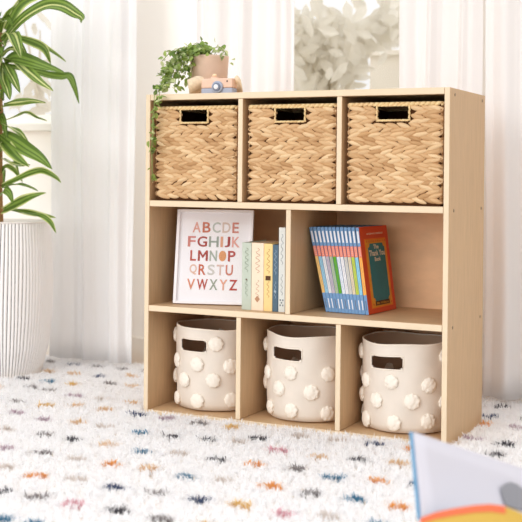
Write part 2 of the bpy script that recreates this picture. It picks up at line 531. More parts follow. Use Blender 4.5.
# ------------------------------------------------------------------ bookcase
case = thing('bookcase', 'pale birch bookcase with eight open compartments standing on the rug', 'bookcase', (0, 0, 0))
BV = 0.0015
def panel(name, x0, x1, y0, y1, z0, z1, m=None, label=None):
    p = MB(); p.box(x0, x1, y0, y1, z0, z1, 0, bev=BV)
    o = p.build(name, [m or M['birch'], M['birch_edge']], case)
    # front banding: faces that look to the front take the paler edge tape
    for pl in o.data.polygons:
        if pl.normal.y < -0.5 and name != 'back_panel':
            pl.material_index = 1
    if label:
        o['label'] = label
    return o
lp = panel('side_panel', 0, TK, 0, D, 0, H, M['birch_v'])
rp = panel('side_panel', W - TK, W, 0, D, 0, H, M['birch_v'])
for sx_, par, sg in ((W, rp, 1), (0, lp, -1)):
    for zz in (H - .016, (2 * Z2 - TB) / 2 - .002, (2 * Z3 - TB) / 2 - .002):
        for yy in (.042, D - .03):
            k = MB()
            mx = Matrix.Translation((sx_, yy, zz)) @ Matrix.Rotation(sg * math.pi / 2, 4, 'Y')
            k.lathe([(.0045, -.0005), (.0045, .0006), (.0034, .0012), (.0018, .0012), (.0016, .0004)], 14, mx=mx)
            k.build('screw', M['screw'], par, True)
g = 0.0004
panel('top_panel', TK + g, W - TK - g, 0, D, H - TB, H)
panel('shelf', TK + g, W - TK - g, 0, D - .007, Z2 - TB, Z2)
panel('shelf', TK + g, W - TK - g, 0, D - .007, Z3 - TB, Z3)
panel('bottom_panel', TK + g, W - TK - g, 0, D - .007, 0, ZB)
for xx in (.2916, .580):
    panel('divider', xx, xx + TK, .0008, D - .007, Z2 + g, H - TB - g, M['birch_v'])
panel('divider', .4373, .4373 + TK, .0008, D - .007, Z3 + g, Z2 - TB - g, M['birch_v'])
for xx in (.2918, .5828):
    panel('divider', xx, xx + TK, .0008, D - .007, ZB + g, Z3 - TB - g, M['birch_v'])
panel('back_panel', TK + g, W - TK - g, D - .0065, D - .001, .002, H - TB - g, M['birch_back'])

# ------------------------------------------------------------------ woven baskets on the top shelf
def lump(mb, fr, uc, vc, L, Wd, a, T, mi=0):
    """one swollen leaf of a braid: fr maps (u, v, w) on the basket's face to space"""
    ca, sa = math.cos(a), math.sin(a)
    vs, fs = [], []
    ns, nq = 7, 5
    for i in range(ns):
        s = -1 + 2 * i / (ns - 1)
        pr = max(0.08, (1 - abs(s) ** 2.3)) ** 0.6
        for j in range(nq):
            q = -1 + 2 * j / (nq - 1)
            u = s * L / 2; v = q * Wd / 2 * pr
            w = T * (pr * math.sqrt(max(0, 1 - q * q)) * 1.0) - T * .15
            vs.append(fr(uc + u * ca - v * sa, vc + u * sa + v * ca, w))
    for i in range(ns - 1):
        for j in range(nq - 1):
            k = i * nq + j
            fs.append((k, k + 1, k + nq + 1, k + nq))
    mb.add(vs, fs, mi)

BW, BD, BH = 0.246, 0.284, 0.262
HU0, HU1, HV0, HV1 = -0.046, 0.041, 0.2165, 0.2545
def make_basket(seed, label):
    rnd = random.Random(seed)
    r = thing('wicker_basket', label, 'basket', (0, 0, 0), 0, 'woven baskets on the top shelf')
    body = MB()
    hw, hd, t = BW / 2, BD / 2, 0.006
    # core walls (open top, slot in the front)
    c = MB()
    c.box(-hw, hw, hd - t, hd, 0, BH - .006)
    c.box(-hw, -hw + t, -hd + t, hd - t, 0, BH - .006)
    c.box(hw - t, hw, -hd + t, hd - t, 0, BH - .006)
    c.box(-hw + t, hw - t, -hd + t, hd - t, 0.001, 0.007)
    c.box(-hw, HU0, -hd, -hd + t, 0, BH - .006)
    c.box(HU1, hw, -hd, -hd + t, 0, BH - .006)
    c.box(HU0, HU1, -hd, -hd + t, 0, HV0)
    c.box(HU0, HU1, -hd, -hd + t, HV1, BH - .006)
    faces = [
        (hw, lambda u, v, w: (u, -hd - w, v), True),
        (hd, lambda u, v, w: (hw + w, u, v), False),
        (hd, lambda u, v, w: (-hw - w, -u, v), False),
        (hw, lambda u, v, w: (-u, hd + w, v), False),
    ]
    nr = 11
    rh = (BH - .0165) / nr
    for half, fr, front in faces:
        pitch = 0.029
        n = int(2 * half / pitch)
        pitch = 2 * half / n
        for k in range(nr):
            vc = 0.0078 + rh * (k + .5)
            sgn = 1 if rnd.random() < .8 else -1
            ph = rnd.uniform(0, pitch)
            for lo in (0, 1):
                for i in range(-1, n + 1):
                    u = -half + (i + .5) * pitch + (ph if lo == 0 else ph + pitch * .5) - pitch * .5
                    L = pitch * rnd.uniform(1.25, 1.5)
                    if u < -half + L * .38: u = -half + L * .38 - .001
                    if u > half - L * .38: u = half - L * .38 + .001
                    v = vc + (rh * .24 if lo else -rh * .24) + rnd.uniform(-.001, .001)
                    a = sgn * (-.27 if lo else .27) + rnd.uniform(-.12, .12)
                    if front and HU0 - L * .5 < u < HU1 + L * .5 and HV0 - .009 < v < HV1 + .006:
                        # shorter strand beside the slot
                        if HU0 - .004 < u < HU1 + .004:
                            continue
                        if u < HU0 - .004: u = min(u, HU0 - L * .40)
                        else: u = max(u, HU1 + L * .40)
                    lump(body, fr, u, v, L, rh * rnd.uniform(.62, .74), a, .0072 * rnd.uniform(.8, 1.1))
    o = body.build('woven_body', M['wicker'], r, True)
    c.build('core', M['wicker_shade'], o)
    # twisted rope round the rim
    rim = MB()
    per = [(-hw, -hd), (hw, -hd), (hw, hd), (-hw, hd)]
    for e in range(4):
        a, b2 = Vector((*per[e], 0)), Vector((*per[(e + 1) % 4], 0))
        d = (b2 - a).normalized(); nrm = Vector((d.y, -d.x, 0))
        n = int((b2 - a).length / .013)
        for i in range(n):
            p = a.lerp(b2, (i + .5) / n)
            q0 = p - d * .009 + Vector((0, 0, BH - .0075)) + nrm * .002
            q1 = p + Vector((0, 0, BH - .0035)) + nrm * .004
            q2 = p + d * .009 + Vector((0, 0, BH - .001)) - nrm * .002
            rim.tube([q0, q1, q2], [.0028, .0052, .0028], 6)
    rim.build('rim', M['wicker_rim'], r, True)
    ht = MB()
    pts = [(HU0, HV0), (HU1, HV0), (HU1, HV1), (HU0, HV1)]
    for e in range(4):
        a = Vector((pts[e][0], -hd - .0035, pts[e][1])); b2 = Vector((pts[(e + 1) % 4][0], -hd - .0035, pts[(e + 1) % 4][1]))
        d = (b2 - a).normalized()
        n = max(3, int((b2 - a).length / .010))
        for i in range(n):
            p = a.lerp(b2, (i + .5) / n)
            up_ = Vector((0, -1, 0)).cross(d) * .0012
            ht.tube([p - d * .0075 - up_, p + Vector((0, -.002, 0)), p + d * .0075 + up_], [.0016, .0031, .0016], 6)
    ht.build('handle_trim', M['wicker_rim'], r, True)
    return r
for i, (bx, lb) in enumerate(((.1545, 'woven natural basket in top left compartment with plant tendrils trailing over it'),
                              (.4460, 'woven natural basket in the middle compartment of the top row'),
                              (.7345, 'woven natural basket in the top right compartment beside the bookcase side'))):
    bk = make_basket(20 + i, lb)
    bk.location = (bx, .0115 + BD / 2, Z2 + .0005)

# ------------------------------------------------------------------ canvas bins with pompoms on the bottom row
R0, R1, BNH = 0.116, 0.1215, 0.232
pom_rnd = random.Random(5)
def pom_mesh(seed):
    rnd = random.Random(seed)
    bm = bmesh.new()
    bmesh.ops.create_icosphere(bm, subdivisions=4, radius=1)
    dirs = [Vector((rnd.gauss(0, 1), rnd.gauss(0, 1), rnd.gauss(0, 1))).normalized() for _ in range(90)]
    for v in bm.verts:
        d = v.co.normalized()
        m_ = max(d.dot(q) for q in dirs)
        s_ = 0.80 + 0.28 * max(0, (m_ - .88) / .12)
        s_ += .05 * math.sin(9 * math.atan2(d.z, d.x)) * (1 - abs(d.y))
        v.co = Vector((d.x * s_ * .0195, d.y * s_ * .0078, d.z * s_ * .0195))
    me = bpy.data.meshes.new('pompom')
    bm.to_mesh(me); bm.free()
    me.materials.append(M['pom'])
    me.polygons.foreach_set('use_smooth', [True] * len(me.polygons))
    return me
POMS = [pom_mesh(s) for s in range(3)]
def rad_at(z):
    return R0 + (R1 - R0) * min(1, z / .12)
def make_bin(label, seed, rz):
    rnd = random.Random(seed)
    r = thing('canvas_bin', label, 'storage bin', (0, 0, 0), rz, 'pompom bins on the bottom row')
    n = 120
    sa = 0.385          # half angle of the slot
    zsl, zsh = .168, .201
    zsx = [0.004, .02, .045, .07, .095, .12, .145, zsl - .006, zsl, zsl + .004, .185, zsh - .004, zsh, zsh + .006, .218, .228, BNH]
    # angles aligned with the slot's ends
    angs = [-math.pi / 2 + 2 * math.pi * (k + .5) / n for k in range(n)]
    def is_slot(k, j):
        a0, a1 = angs[k], angs[k] + 2 * math.pi / n
        am = (a0 + a1) / 2
        for cpos in (-math.pi / 2, math.pi / 2):
            dlt = abs((am - cpos + math.pi) % (2 * math.pi) - math.pi)
            zz0, zz1 = zsx[j], zsx[j + 1]
            lim = sa
            if zz0 < zsl + .003 or zz1 > zsh - .003: lim = sa - .03
            if dlt < lim and zz0 >= zsl - 1e-6 and zz1 <= zsh + 1e-6:
                return True
        return False
    vs, fs = [], []
    wob = [rnd.uniform(0, 6.28) for _ in range(4)]
    def pt(a, z, extra=0):
        rr = rad_at(z) + extra
        rr += .0022 * math.sin(3 * a + wob[0] + 14 * z) * (z / BNH) + .0012 * math.sin(7 * a + wob[1] - 30 * z)
        if z < .02: rr -= .006 * (1 - z / .02) ** 2
        zz = z + (.003 * math.sin(2 * a + wob[2]) + .0015 * math.sin(5 * a + wob[3])) * (z / BNH) ** 3
        return Vector((rr * math.cos(a), rr * math.sin(a), zz))
    for z in zsx:
        for a in angs:
            vs.append(pt(a, z))
    for j in range(len(zsx) - 1):
        for k in range(n):
            if is_slot(k, j): continue
            k2 = (k + 1) % n
            fs.append((j * n + k, j * n + k2, (j + 1) * n + k2, (j + 1) * n + k))
    fs.append(tuple(range(n))[::-1])
    mb = MB(); mb.add(vs, fs)
    o = mb.build('body', [M['canvas'], M['canvas_in']], r, True)
    sd = o.modifiers.new('thickness', 'SOLIDIFY'); sd.thickness = .0028; sd.offset = -1; sd.material_offset = 1
    # rolled hem and stitched slot edge
    hm = MB()
    loop = [pt(a, BNH, -.0012) for a in angs] + [pt(angs[0], BNH, -.0012)]
    hm.tube(loop, .0021, 6, cap=False)
    hm.build('hem', M['canvas_trim'], r, True)
    for cpos in (-math.pi / 2, math.pi / 2):
        st = MB(); ps = []
        m_ = 14
        A, Zl, Zh = sa + .004, zsl - .001, zsh + .001
        for i in range(m_ + 1): ps.append(pt(cpos - A + 2 * A * i / m_, Zl, .0002))
        ps.append(pt(cpos + A + .008, (Zl + Zh) / 2 - .008, .0002)); ps.append(pt(cpos + A + .008, (Zl + Zh) / 2 + .008, .0002))
        for i in range(m_ + 1): ps.append(pt(cpos + A - 2 * A * i / m_, Zh, .0002))
        ps.append(pt(cpos - A - .008, (Zl + Zh) / 2 + .008, .0002)); ps.append(pt(cpos - A - .008, (Zl + Zh) / 2 - .008, .0002))
        ps.append(ps[0])
        st.tube(ps, .0017, 6, cap=False)
        st.build('handle_slot_edge', M['canvas_trim'], r, True)
    step = 2 * math.pi / 8
    for row, (z, off) in enumerate(((.192, .28), (.130, -.22), (.085, .28), (.030, -.22))):
        for k in range(8):
            a = -math.pi / 2 + (k + off) * step + .35 + rnd.uniform(-.04, .04)
            if row == 0 and min(abs((a - c_ + math.pi) % (2 * math.pi) - math.pi) for c_ in (-math.pi / 2, math.pi / 2)) < sa + .22:
                continue
            zz = z + rnd.uniform(-.006, .006)
            p = pt(a, zz, .0025)
            q = bpy.data.objects.new('pompom', rnd.choice(POMS))
            COL.objects.link(q)
            q.parent = r
            q.location = p
            q.rotation_euler = Matrix.Rotation(a + math.pi / 2, 3, 'Z').to_euler()
            s_ = rnd.uniform(.92, 1.06)
            q.scale = (s_, 1, s_)
    return r
for i, (bx, by, lb) in enumerate(((.1560, .155, 'cream canvas bin with white pompoms in the bottom left compartment'),
                                  (.4470, .152, 'cream canvas bin with white pompoms in the bottom middle compartment'),
                                  (.7310, .150, 'cream canvas bin with white pompoms in the bottom right compartment'))):
    t = make_bin(lb, 40 + i, math.radians(-10))
    t.location = (bx, by, ZB + .0005)
    t.rotation_euler.z = math.radians(-10)

# ------------------------------------------------------------------ alphabet picture in a white frame
fr = thing('framed_print', 'white framed alphabet print leaning in the left compartment of the middle row', 'picture', (.063, .051, Z3 + .0032))
LEAN = math.atan2(.05, .266)
fr.rotation_euler = (-LEAN, 0, math.atan2(.287, .958))
FWd, FH = .2225, .2705
b = MB(); fw = .0085
b.box(0, fw, 0, .016, 0, FH, bev=.001); b.box(FWd - fw, FWd, 0, .016, 0, FH, bev=.001)
b.box(fw, FWd - fw, 0, .016, 0, fw, bev=.001); b.box(fw, FWd - fw, 0, .016, FH - fw, FH, bev=.001)
b.build('frame', M['white'], fr)
b = MB(); b.box(fw, FWd - fw, .0085, .0135, fw, FH - fw); b.build('backing_board', M['paper'], fr)
b = MB(); b.box(fw + .0004, FWd - fw - .0004, .004, .005, fw + .0004, FH - fw - .0004); b.build('glass', glass_mat('picture_glass', .02), fr)
ROWS = [('ABCDE', [(225,165,150),(196,112,84),(190,196,190),(216,196,186),(206,132,116)], .205, .81),
        ('FGHIJK', [(206,130,120),(166,64,54),(152,162,152),(222,162,132),(160,60,56),(226,164,152)], .15, .83),
        ('LMNOP', [(190,82,66),(166,62,52),(166,176,164),(216,152,104),(180,76,66)], .19, .78),
        ('QRSTU', [(226,188,168),(198,106,76),(204,200,194),(214,184,174),(206,126,106)], .19, .755),
        ('VWXYZ', [(216,142,112),(180,72,52),(152,162,146),(226,166,142),(178,62,50)], .165, .82)]
TOPS = [.868, .716, .566, .418, .263]
def stroke_m(bx_):
    x0, x1, z0, z1 = bx_
    w_ = (z1 - z0) * .19
    h_ = w_ / 2
    xm = (x0 + x1) / 2
    zv = z0 + (z1 - z0) * .25
    vs = [(x0, z0), (x0 + w_, z0), (x0 + w_, z1 - w_ * 1.7), (xm, zv), (x1 - w_, z1 - w_ * 1.7), (x1 - w_, z0), (x1, z0), (x1, z1), (x1 - w_ * .95, z1), (xm, zv + w_ * 1.5), (x0 + w_ * .95, z1), (x0, z1)]
    return vs, [(0, 1, 2, 11), (11, 2, 10), (2, 3, 9, 10), (3, 4, 8, 9), (4, 7, 8), (4, 5, 6, 7)]
lm, lmats = MB(), []
for (ltrs, cols, a, bb), tp in zip(ROWS, TOPS):
    wts = [0.26 if c == 'I' else (1.35 if c in 'MW' else 0.55 if c == 'J' else 0.8 if c in 'EFLK' else 1.0) for c in ltrs]
    tot = sum(wts); gap = .024
    x = a
    wfree = (bb - a) - gap * (len(ltrs) - 1)
    for c, cw, cc in zip(ltrs, wts, cols):
        ww = wfree * cw / tot
        box_ = (x * FWd, (x + ww) * FWd, (tp - .112) * FH, tp * FH)
        vs, fs = stroke_m(box_) if c == 'M' else text_faces(c, .016, box_)
        lmats.append(mat('print_ink_' + c, srgb(*cc), .8, .1))
        lm.add([(v[0], .0079, v[1]) for v in vs], fs, len(lmats) - 1)
        if c == 'O':   # the O of the print is a filled oval
            n_ = 24; xm, zm = (x + ww / 2) * FWd, (tp - .056) * FH
            lm.add([(xm + ww * FWd * .45 * math.cos(6.2832 * k / n_), .00785, zm + .05 * FH * math.sin(6.2832 * k / n_)) for k in range(n_)], [tuple(range(n_))], len(lmats) - 1)
        x += ww + gap
lo = lm.build('lettering', lmats, fr)
sdm = lo.modifiers.new('ink', 'SOLIDIFY'); sdm.thickness = .0003
sg = MB()
p0 = Vector((FWd / 2, .0165, .20)); p1 = Vector((FWd / 2, .112, .0210))
dv = (p1 - p0).normalized(); nv = Vector((1, 0, 0)).cross(dv) * .0015
for a_, b_ in ((p0, p1),):
    sg.add([a_ + Vector((-.022, 0, 0)) + nv, a_ + Vector((.022, 0, 0)) + nv, b_ + Vector((.03, 0, 0)) + nv, b_ + Vector((-.03, 0, 0)) + nv,
            a_ + Vector((-.022, 0, 0)) - nv, a_ + Vector((.022, 0, 0)) - nv, b_ + Vector((.03, 0, 0)) - nv, b_ + Vector((-.03, 0, 0)) - nv],
           [(0, 1, 2, 3), (7, 6, 5, 4), (0, 4, 5, 1), (1, 5, 6, 2), (2, 6, 7, 3), (3, 7, 4, 0)])
sg.build('easel_strut', M['paper'], fr)

# ------------------------------------------------------------------ books
def book(name, label, t, dp, h, cov, group=None, loc=(0, 0, 0), rot=(0, 0, 0), pages=None):
    r = thing(name, label, 'book', loc, 0, group)
    r.rotation_euler = rot
    c = MB(); k = .0014
    c.box(0, t, 0, k, 0, h, bev=.0005)
    c.box(0, k, k, dp, 0, h); c.box(t - k, t, k, dp, 0, h)
    c.build('cover', cov, r)
    p = MB(); p.box(k + .0002, t - k - .0002, k + .0002, dp - .003, .0025, h - .003)
    p.build('pages', pages or M['pages'], r)
    return r
def squiggle(mb, x, z0, z1, amp, n, rad, mi=0, seed=0):
    rnd = random.Random(seed)
    pts = []
    m_ = n * 6
    for i in range(m_ + 1):
        t_ = i / m_
        pts.append((x + amp * math.sin(t_ * n * math.pi + rnd.uniform(-.3, .3)) * rnd.uniform(.6, 1), -.0002, z0 + (z1 - z0) * t_))
    mb.tube(pts, rad, 4, mi)
BY = .037
ink_g = mat('spine_ink_olive', srgb(128, 140, 116), .8)
ink_b = mat('spine_ink_brown', srgb(186, 142, 110), .8)
ink_o = mat('spine_ink_ochre', srgb(172, 124, 62), .8)
ink_d = mat('spine_ink_dark', srgb(92, 62, 40), .8)
ink_l = mat('spine_ink_pale', srgb(170, 188, 200), .8)
ink_k = mat('spine_ink_grey', srgb(120, 128, 134), .8)
spec = [(.2895, .0285, .184, (194, 204, 190), 'sage green hardback beside the alphabet frame, first of the small upright row', [ink_g, ink_d], .45),
        (.3190, .0365, .184, (244, 224, 200), 'thick peach cream hardback between the sage green and the yellow ones', [ink_b, ink_b], .17),
        (.3565, .0255, .183, (244, 214, 150), 'yellow hardback with a small brown spine panel', [ink_o, ink_d], .49),
        (.3828, .0160, .181, (88, 112, 130), 'thin dark blue hardback between the yellow book and the tall white one', [ink_l, ink_l], .3),
        (.4005, .0190, .228, (222, 226, 222), 'tall slim off-white book, last in the small row beside the divider', [ink_k, ink_k], .08)]
for i, (x, t, h, c, lb, inks, ez) in enumerate(spec):
    o = book('hardback_book', lb, t, .15, h, mat('book_cloth_%d' % i, srgb(*c), .7, .2, var=.03, vscale=60), 'upright books beside the alphabet print', (x, BY, Z3 + .0004))
    q = MB()
    cx_ = t / 2
    squiggle(q, cx_, h * .56, h * .92, t * .2, 9, .0006, 0, i)
    squiggle(q, cx_, h * .2, h * .45, t * .16, 7, .0005, 0, i + 10)
    if i in (1, 2, 3):
        q.add([(cx_ + a_ * t * .22, -.0006, h * ez + b_ * t * .26) for a_, b_ in ((-1, 0), (0, -1), (1, 0), (0, 1))] if i != 2 else
              [(cx_ + a_ * t * .30, -.0006, h * ez + b_ * t * .24) for a_, b_ in ((-1, -1), (1, -1), (1, 1), (-1, 1))], [(0, 1, 2, 3)], 1)
    elif i == 0:
        n_ = 12
        q.add([(cx_ + .0026 * math.cos(6.283 * k / n_), -.0006, h * ez + .0026 * math.sin(6.283 * k / n_)) for k in range(n_)], [tuple(range(n_))], 1)
    else:
        for a_, b_ in ((-.2, 0), (.2, 0), (-.2, .014), (.2, .014), (0, .007)):
            q.box(cx_ + a_ * t - .0018, cx_ + a_ * t + .0018, -.0006, -.0001, h * ez + b_ - .0022, h * ez + b_ + .0022, 1)
    q.build('spine_decoration', inks, o)

# the leaning set of picture books
MID = [((240, 196, 120), 'yellow'), ((150, 200, 226), 'sky blue'), ((226, 228, 232), 'pale grey'), ((188, 180, 196), 'lilac grey'), ((170, 190, 160), 'grey green'),
       ((92, 168, 40), 'bright green'), ((222, 232, 244), 'icy white'), ((232, 232, 236), 'off-white'), ((206, 206, 200), 'stone grey'),
       ((222, 208, 180), 'beige'), ((186, 204, 76), 'lime green'), ((142, 206, 232), 'light blue'), ((246, 176, 84), 'orange')]
ORD = ['first', 'second', 'third', 'fourth', 'fifth', 'sixth', 'seventh', 'eighth', 'ninth', 'tenth', 'eleventh', 'twelfth', 'last']
blue = mat('series_blue', srgb(116, 158, 204), .55, .3)
lab = mat('series_white_label', srgb(240, 242, 246), .6, .3)
band = mat('series_coral_band', srgb(232, 128, 104), .6, .3)
bandw = mat('series_band_white', srgb(248, 232, 222), .6, .3)
inkm = mat('series_ink', srgb(110, 120, 140), .7)
PH, PD, PT = .2335, .171, .0094
yaw = math.radians(-5.7)
for i in range(13):
    s_ = i / 12
    lean = math.radians(13.6 + (8.2 - 13.6) * s_)
    px, py = .5125 + .00990 * i * math.cos(yaw), .1035 + .00990 * i * math.sin(yaw)
    if i == 12: px += .0008
    red = mat('cover_red', srgb(214, 74, 34), .5, .35)
    o = book('picture_book', ('%s-spined thin picture book, %s from the left in the leaning set' % (MID[i][1], ORD[i])) if i < 12 else
             'orange-spined picture book with red cover showing, right end of the leaning set', PT, PD, PH, red if i == 12 else blue,
             'leaning set of thin picture books', (px, py, Z3 + .0005), (0, -lean, yaw))
    q = MB()
    mm = mat('series_spine_%d' % i, srgb(*MID[i][0]), .6, .3, var=.05, vscale=90)
    y0 = -.0005
    q.box(.0002, PT - .0002, y0, -.0001, PH * .78, PH - .0005, 0)
    q.box(PT * .28, PT * .80, y0 - .0003, y0, PH * .82, PH * .955, 1)
    q.box(.0002, PT - .0002, y0, -.0001, PH * .655, PH * .779, 2)
    for k in range(5):
        zc = PH * (.67 + .022 * k)
        q.tube([(PT * .2, y0 - .0003, zc), (PT * .5, y0 - .0003, zc + .003), (PT * .8, y0 - .0003, zc - .0005)], .0006, 4, 3)
    q.box(.0002, PT - .0002, y0, -.0001, PH * .225, PH * .654, 4)
    squiggle(q, PT * .5, PH * .27, PH * .62, PT * .16, 16, .0005, 5, i)
    q.box(.0002, PT - .0002, y0, -.0001, .0005, PH * .224, 0)
    q.box(PT * .36, PT * .64, y0 - .0003, y0, PH * .05, PH * .16, 1 if i % 3 else 5)
    q.build('spine_print', [blue, lab, band, bandw, mm, inkm], o)
    if i == 12:
        c = MB()
        teal = mat('cover_teal', srgb(20, 116, 128), .5, .35, var=.08, vscale=30)
        gold = mat('cover_gold', srgb(222, 150, 40), .5, .35, var=.12, vscale=60)
        orange = mat('cover_orange', srgb(230, 112, 30), .5, .35)
        cream = mat('cover_cream', srgb(244, 232, 208), .6, .3)
        brown = mat('cover_brown', srgb(60, 40, 24), .6, .3)
        X = PT + .0002
        def rect(a, b2, z0, z1, mi, dx):
            c.box(X, X + dx, a * PD, b2 * PD, z0 * PH, z1 * PH, mi)
        rect(.13, .90, .055, .86, 3, .0003)
        rect(.155, .875, .068, .845, 1, .0006)
        rect(.225, .815, .13, .80, 0, .0009)
        # arched and scalloped gold corners of the ornamental frame
        for yy, zz in ((.225, .80), (.815, .80), (.225, .13), (.815, .13)):
            n_ = 14
            c.add([(X + .0011, yy * PD + .011 * math.cos(6.283 * k / n_), zz * PH + .011 * math.sin(6.283 * k / n_)) for k in range(n_)], [tuple(range(n_))], 1)
        for k in range(9):
            for zz in (.825, .1):
                n_ = 8
                c.add([(X + .0012, (.2 + .64 * k / 8) * PD + .003 * math.cos(6.283 * j / n_), zz * PH + .003 * math.sin(6.283 * j / n_)) for j in range(n_)], [tuple(range(n_))], 4)
        rect(.27, .77, .085, .135, 2, .0014)
        for wrd, a, b2, z0, z1, mi in (('The', .42, .60, .735, .785, 5), ('Thank You', .245, .80, .655, .722, 5), ('Book', .42, .63, .592, .64, 5),
                                      ('Mo Willems', .31, .73, .095, .124, 1), ('AN ELEPHANT & PIGGIE BOOK', .24, .82, .905, .925, 5)):
            vs, fs = text_faces(wrd, .015, (a * PD, b2 * PD, z0 * PH, z1 * PH))
            dx = .0017 if wrd.startswith('Mo') else .0004 if wrd.startswith('AN') else .0012
            c.add([(X + dx, v[0], v[1]) for v in vs], fs, mi)
        c.build('cover_print', [teal, gold, brown, orange, red, cream], o)

# ------------------------------------------------------------------ toy camera on top
toy = thing('toy_camera', 'small wooden toy camera with grey-blue lens on top of the bookcase', 'toy', (.157, .036, H))
wood = mat('peach_wood', srgb(236, 202, 180), .6, .2, var=.05, vscale=30, stretch=(2, 8, 8))
grey = mat('grey_blue_paint', srgb(174, 182, 200), .55, .3)
pale = mat('pale_paint', srgb(236, 238, 244), .5, .3)
CWd = .097
b = MB(); b.box(0, CWd, 0, .032, .0165, .043, bev=.003); b.build('body', wood, toy)
b = MB(); b.box(0, CWd, 0, .032, 0, .0162, bev=.0025); b.build('lower_band', grey, toy)
def ydisc(prof, x, z, m, par, name, n=32):
    k = MB(); mx = Matrix.Translation((x, 0, z)) @ Matrix.Rotation(math.pi / 2, 4, 'X')
    k.lathe(prof, n, mx=mx); return k.build(name, m, par, False)
ln_ = ydisc([(.0165, 0), (.0165, .006), (.0155, .007)], .053, .019, grey, toy, 'lens')
ydisc([(.0115, .0072), (.0115, .0105), (.0105, .0112)], .053, .019, mat('lens_ring', srgb(124, 134, 154), .5, .3), ln_, 'lens_ring')
ydisc([(.0068, .0114), (.0068, .0125), (.005, .0132), (.002, .0134)], .053, .019, pale, ln_, 'lens_centre')
k = MB(); k.lathe([(.0115, .0432), (.0115, .0475), (.0105, .0485)], 24, cx=.034, cy=.016); bt = k.build('shutter_button', wood, toy)
k = MB(); k.lathe([(.004, .0487), (.0062, .0505), (.0066, .053), (.005, .0558), (.0018, .057)], 20, cx=.034, cy=.016); k.build('button_knob', mat('pale_wood', srgb(244, 214, 176), .6, .2), bt, True)
ydisc([(.0022, 0), (.0022, .0012), (.0016, .0016)], .082, .0345, M['dark'], toy, 'viewfinder')
st = MB()
def ribbon(path, wdt, mi=0):
    P_ = [Vector(p) for p in path]
    # smooth the path
    for _ in range(3):
        Q = [P_[0]]
        for a_, b_ in zip(P_, P_[1:]):
            Q += [a_.lerp(b_, .25), a_.lerp(b_, .75)]
        P_ = Q + [P_[-1]]
    L_, R_ = [], []
    for i, p in enumerate(P_):
        s = i / (len(P_) - 1)
        tw = .5 * math.sin(7 * s)
        n_ = Vector((.15 * tw, -.55 * math.sin(4 * s + .5), 1)).normalized()
        w2 = wdt * (.5 + .5 * math.sin(math.pi * min(1, max(0, s))) ** .5) / 2
        L_.append(p - n_ * w2); R_.append(p + n_ * w2)
    st.strip(L_, R_, mi)
ribbon([(.001, .018, .032), (-.012, .012, .036), (-.030, .010, .028), (-.054, .020, .022), (-.066, .050, .018), (-.050, .075, .017), (-.02, .070, .019), (.0, .05, .02)], .044)
ribbon([(-.004, .030, .02), (-.022, .024, .030), (-.045, .036, .016), (-.03, .055, .020)], .040)
ribbon([(CWd - .001, .018, .034), (CWd + .008, .014, .040), (CWd + .017, .022, .030), (CWd + .012, .040, .019), (CWd - .01, .052, .018), (.05, .054, .017), (.0, .05, .018)], .030)
so = st.build('strap', mat('cream_strap_weave', srgb(240, 222, 194), .9, .1, var=.1, vscale=120), toy, True)
sm_ = so.modifiers.new('thickness', 'SOLIDIFY'); sm_.thickness = .0016

# ------------------------------------------------------------------ small trailing plant on top
LEAFG = [srgb(116, 146, 60), srgb(172, 192, 108), srgb(140, 168, 78), srgb(214, 222, 168), srgb(92, 122, 52), srgb(156, 180, 92)]
leafm = island_mat('trailing_leaf', LEAFG, .5, .3)
def add_translucency(m, amt):
    nt = m.node_tree
    p = nt.nodes['Principled BSDF']; out = nt.nodes['Material Output']
    tr = nt.nodes.new('ShaderNodeBsdfTranslucent')
    src = p.inputs['Base Color'].links
    if src:
        nt.links.new(src[0].from_socket, tr.inputs['Color'])
    else:
        tr.inputs['Color'].default_value = p.inputs['Base Color'].default_value
    mx = nt.nodes.new('ShaderNodeMixShader'); mx.inputs[0].default_value = amt
    nt.links.new(p.outputs[0], mx.inputs[1]); nt.links.new(tr.outputs[0], mx.inputs[2])
    nt.links.new(mx.outputs[0], out.inputs['Surface'])
add_translucency(leafm, .3)
stemm = mat('green_stem', srgb(140, 160, 92), .6)
tp = thing('trailing_plant', 'small trailing green plant in a blush pot on top of the bookcase', 'plant', (.101, .185, H + .0006))
PC = Vector((.101, .185, H))
k = MB(); k.lathe([(.046, 0), (.050, .002), (.0565, .112), (.0575, .118), (.0565, .121), (.0535, .121), (.0525, .117), (.050, .100)], 48)
k.build('pot', mat('blush_ceramic', srgb(232, 204, 184), .7, .2, var=.03, vscale=40), tp, True)
k = MB(); k.lathe([(.0505, .098), (.0505, .1015), (.02, .104)], 24); k.build('soil', mat('dark_soil', srgb(70, 52, 38), .95), tp)
rnd = random.Random(31)
stb, lvb = MB(), MB()
def small_leaf(p, d, size):
    d = d.normalized()
    n_ = (Vector((rnd.uniform(-.6, .6), rnd.uniform(-.9, .1), rnd.uniform(.1, 1)))).normalized()
    sd = d.cross(n_)
    if sd.length < .05: return
    sd.normalize(); n_ = sd.cross(d)
    L_, W_ = size, size * rnd.uniform(.30, .42)
    prof = [(0, .08), (.25, .85), (.5, 1), (.75, .7), (1, .03)]
    vs = []
    for t_, w_ in prof:
        c = p + d * L_ * t_ - n_ * L_ * .18 * t_ * t_
        vs += [c - sd * W_ * w_ + n_ * W_ * .25 * w_, c, c + sd * W_ * w_ + n_ * W_ * .25 * w_]
    fs = []
    for i in range(4):
        fs += [(3 * i, 3 * i + 1, 3 * i + 4, 3 * i + 3), (3 * i + 1, 3 * i + 2, 3 * i + 5, 3 * i + 4)]
    if any(v.z < H + .0012 and v.y > -.0025 for v in vs): return
    lvb.add([v - PC for v in vs], fs)
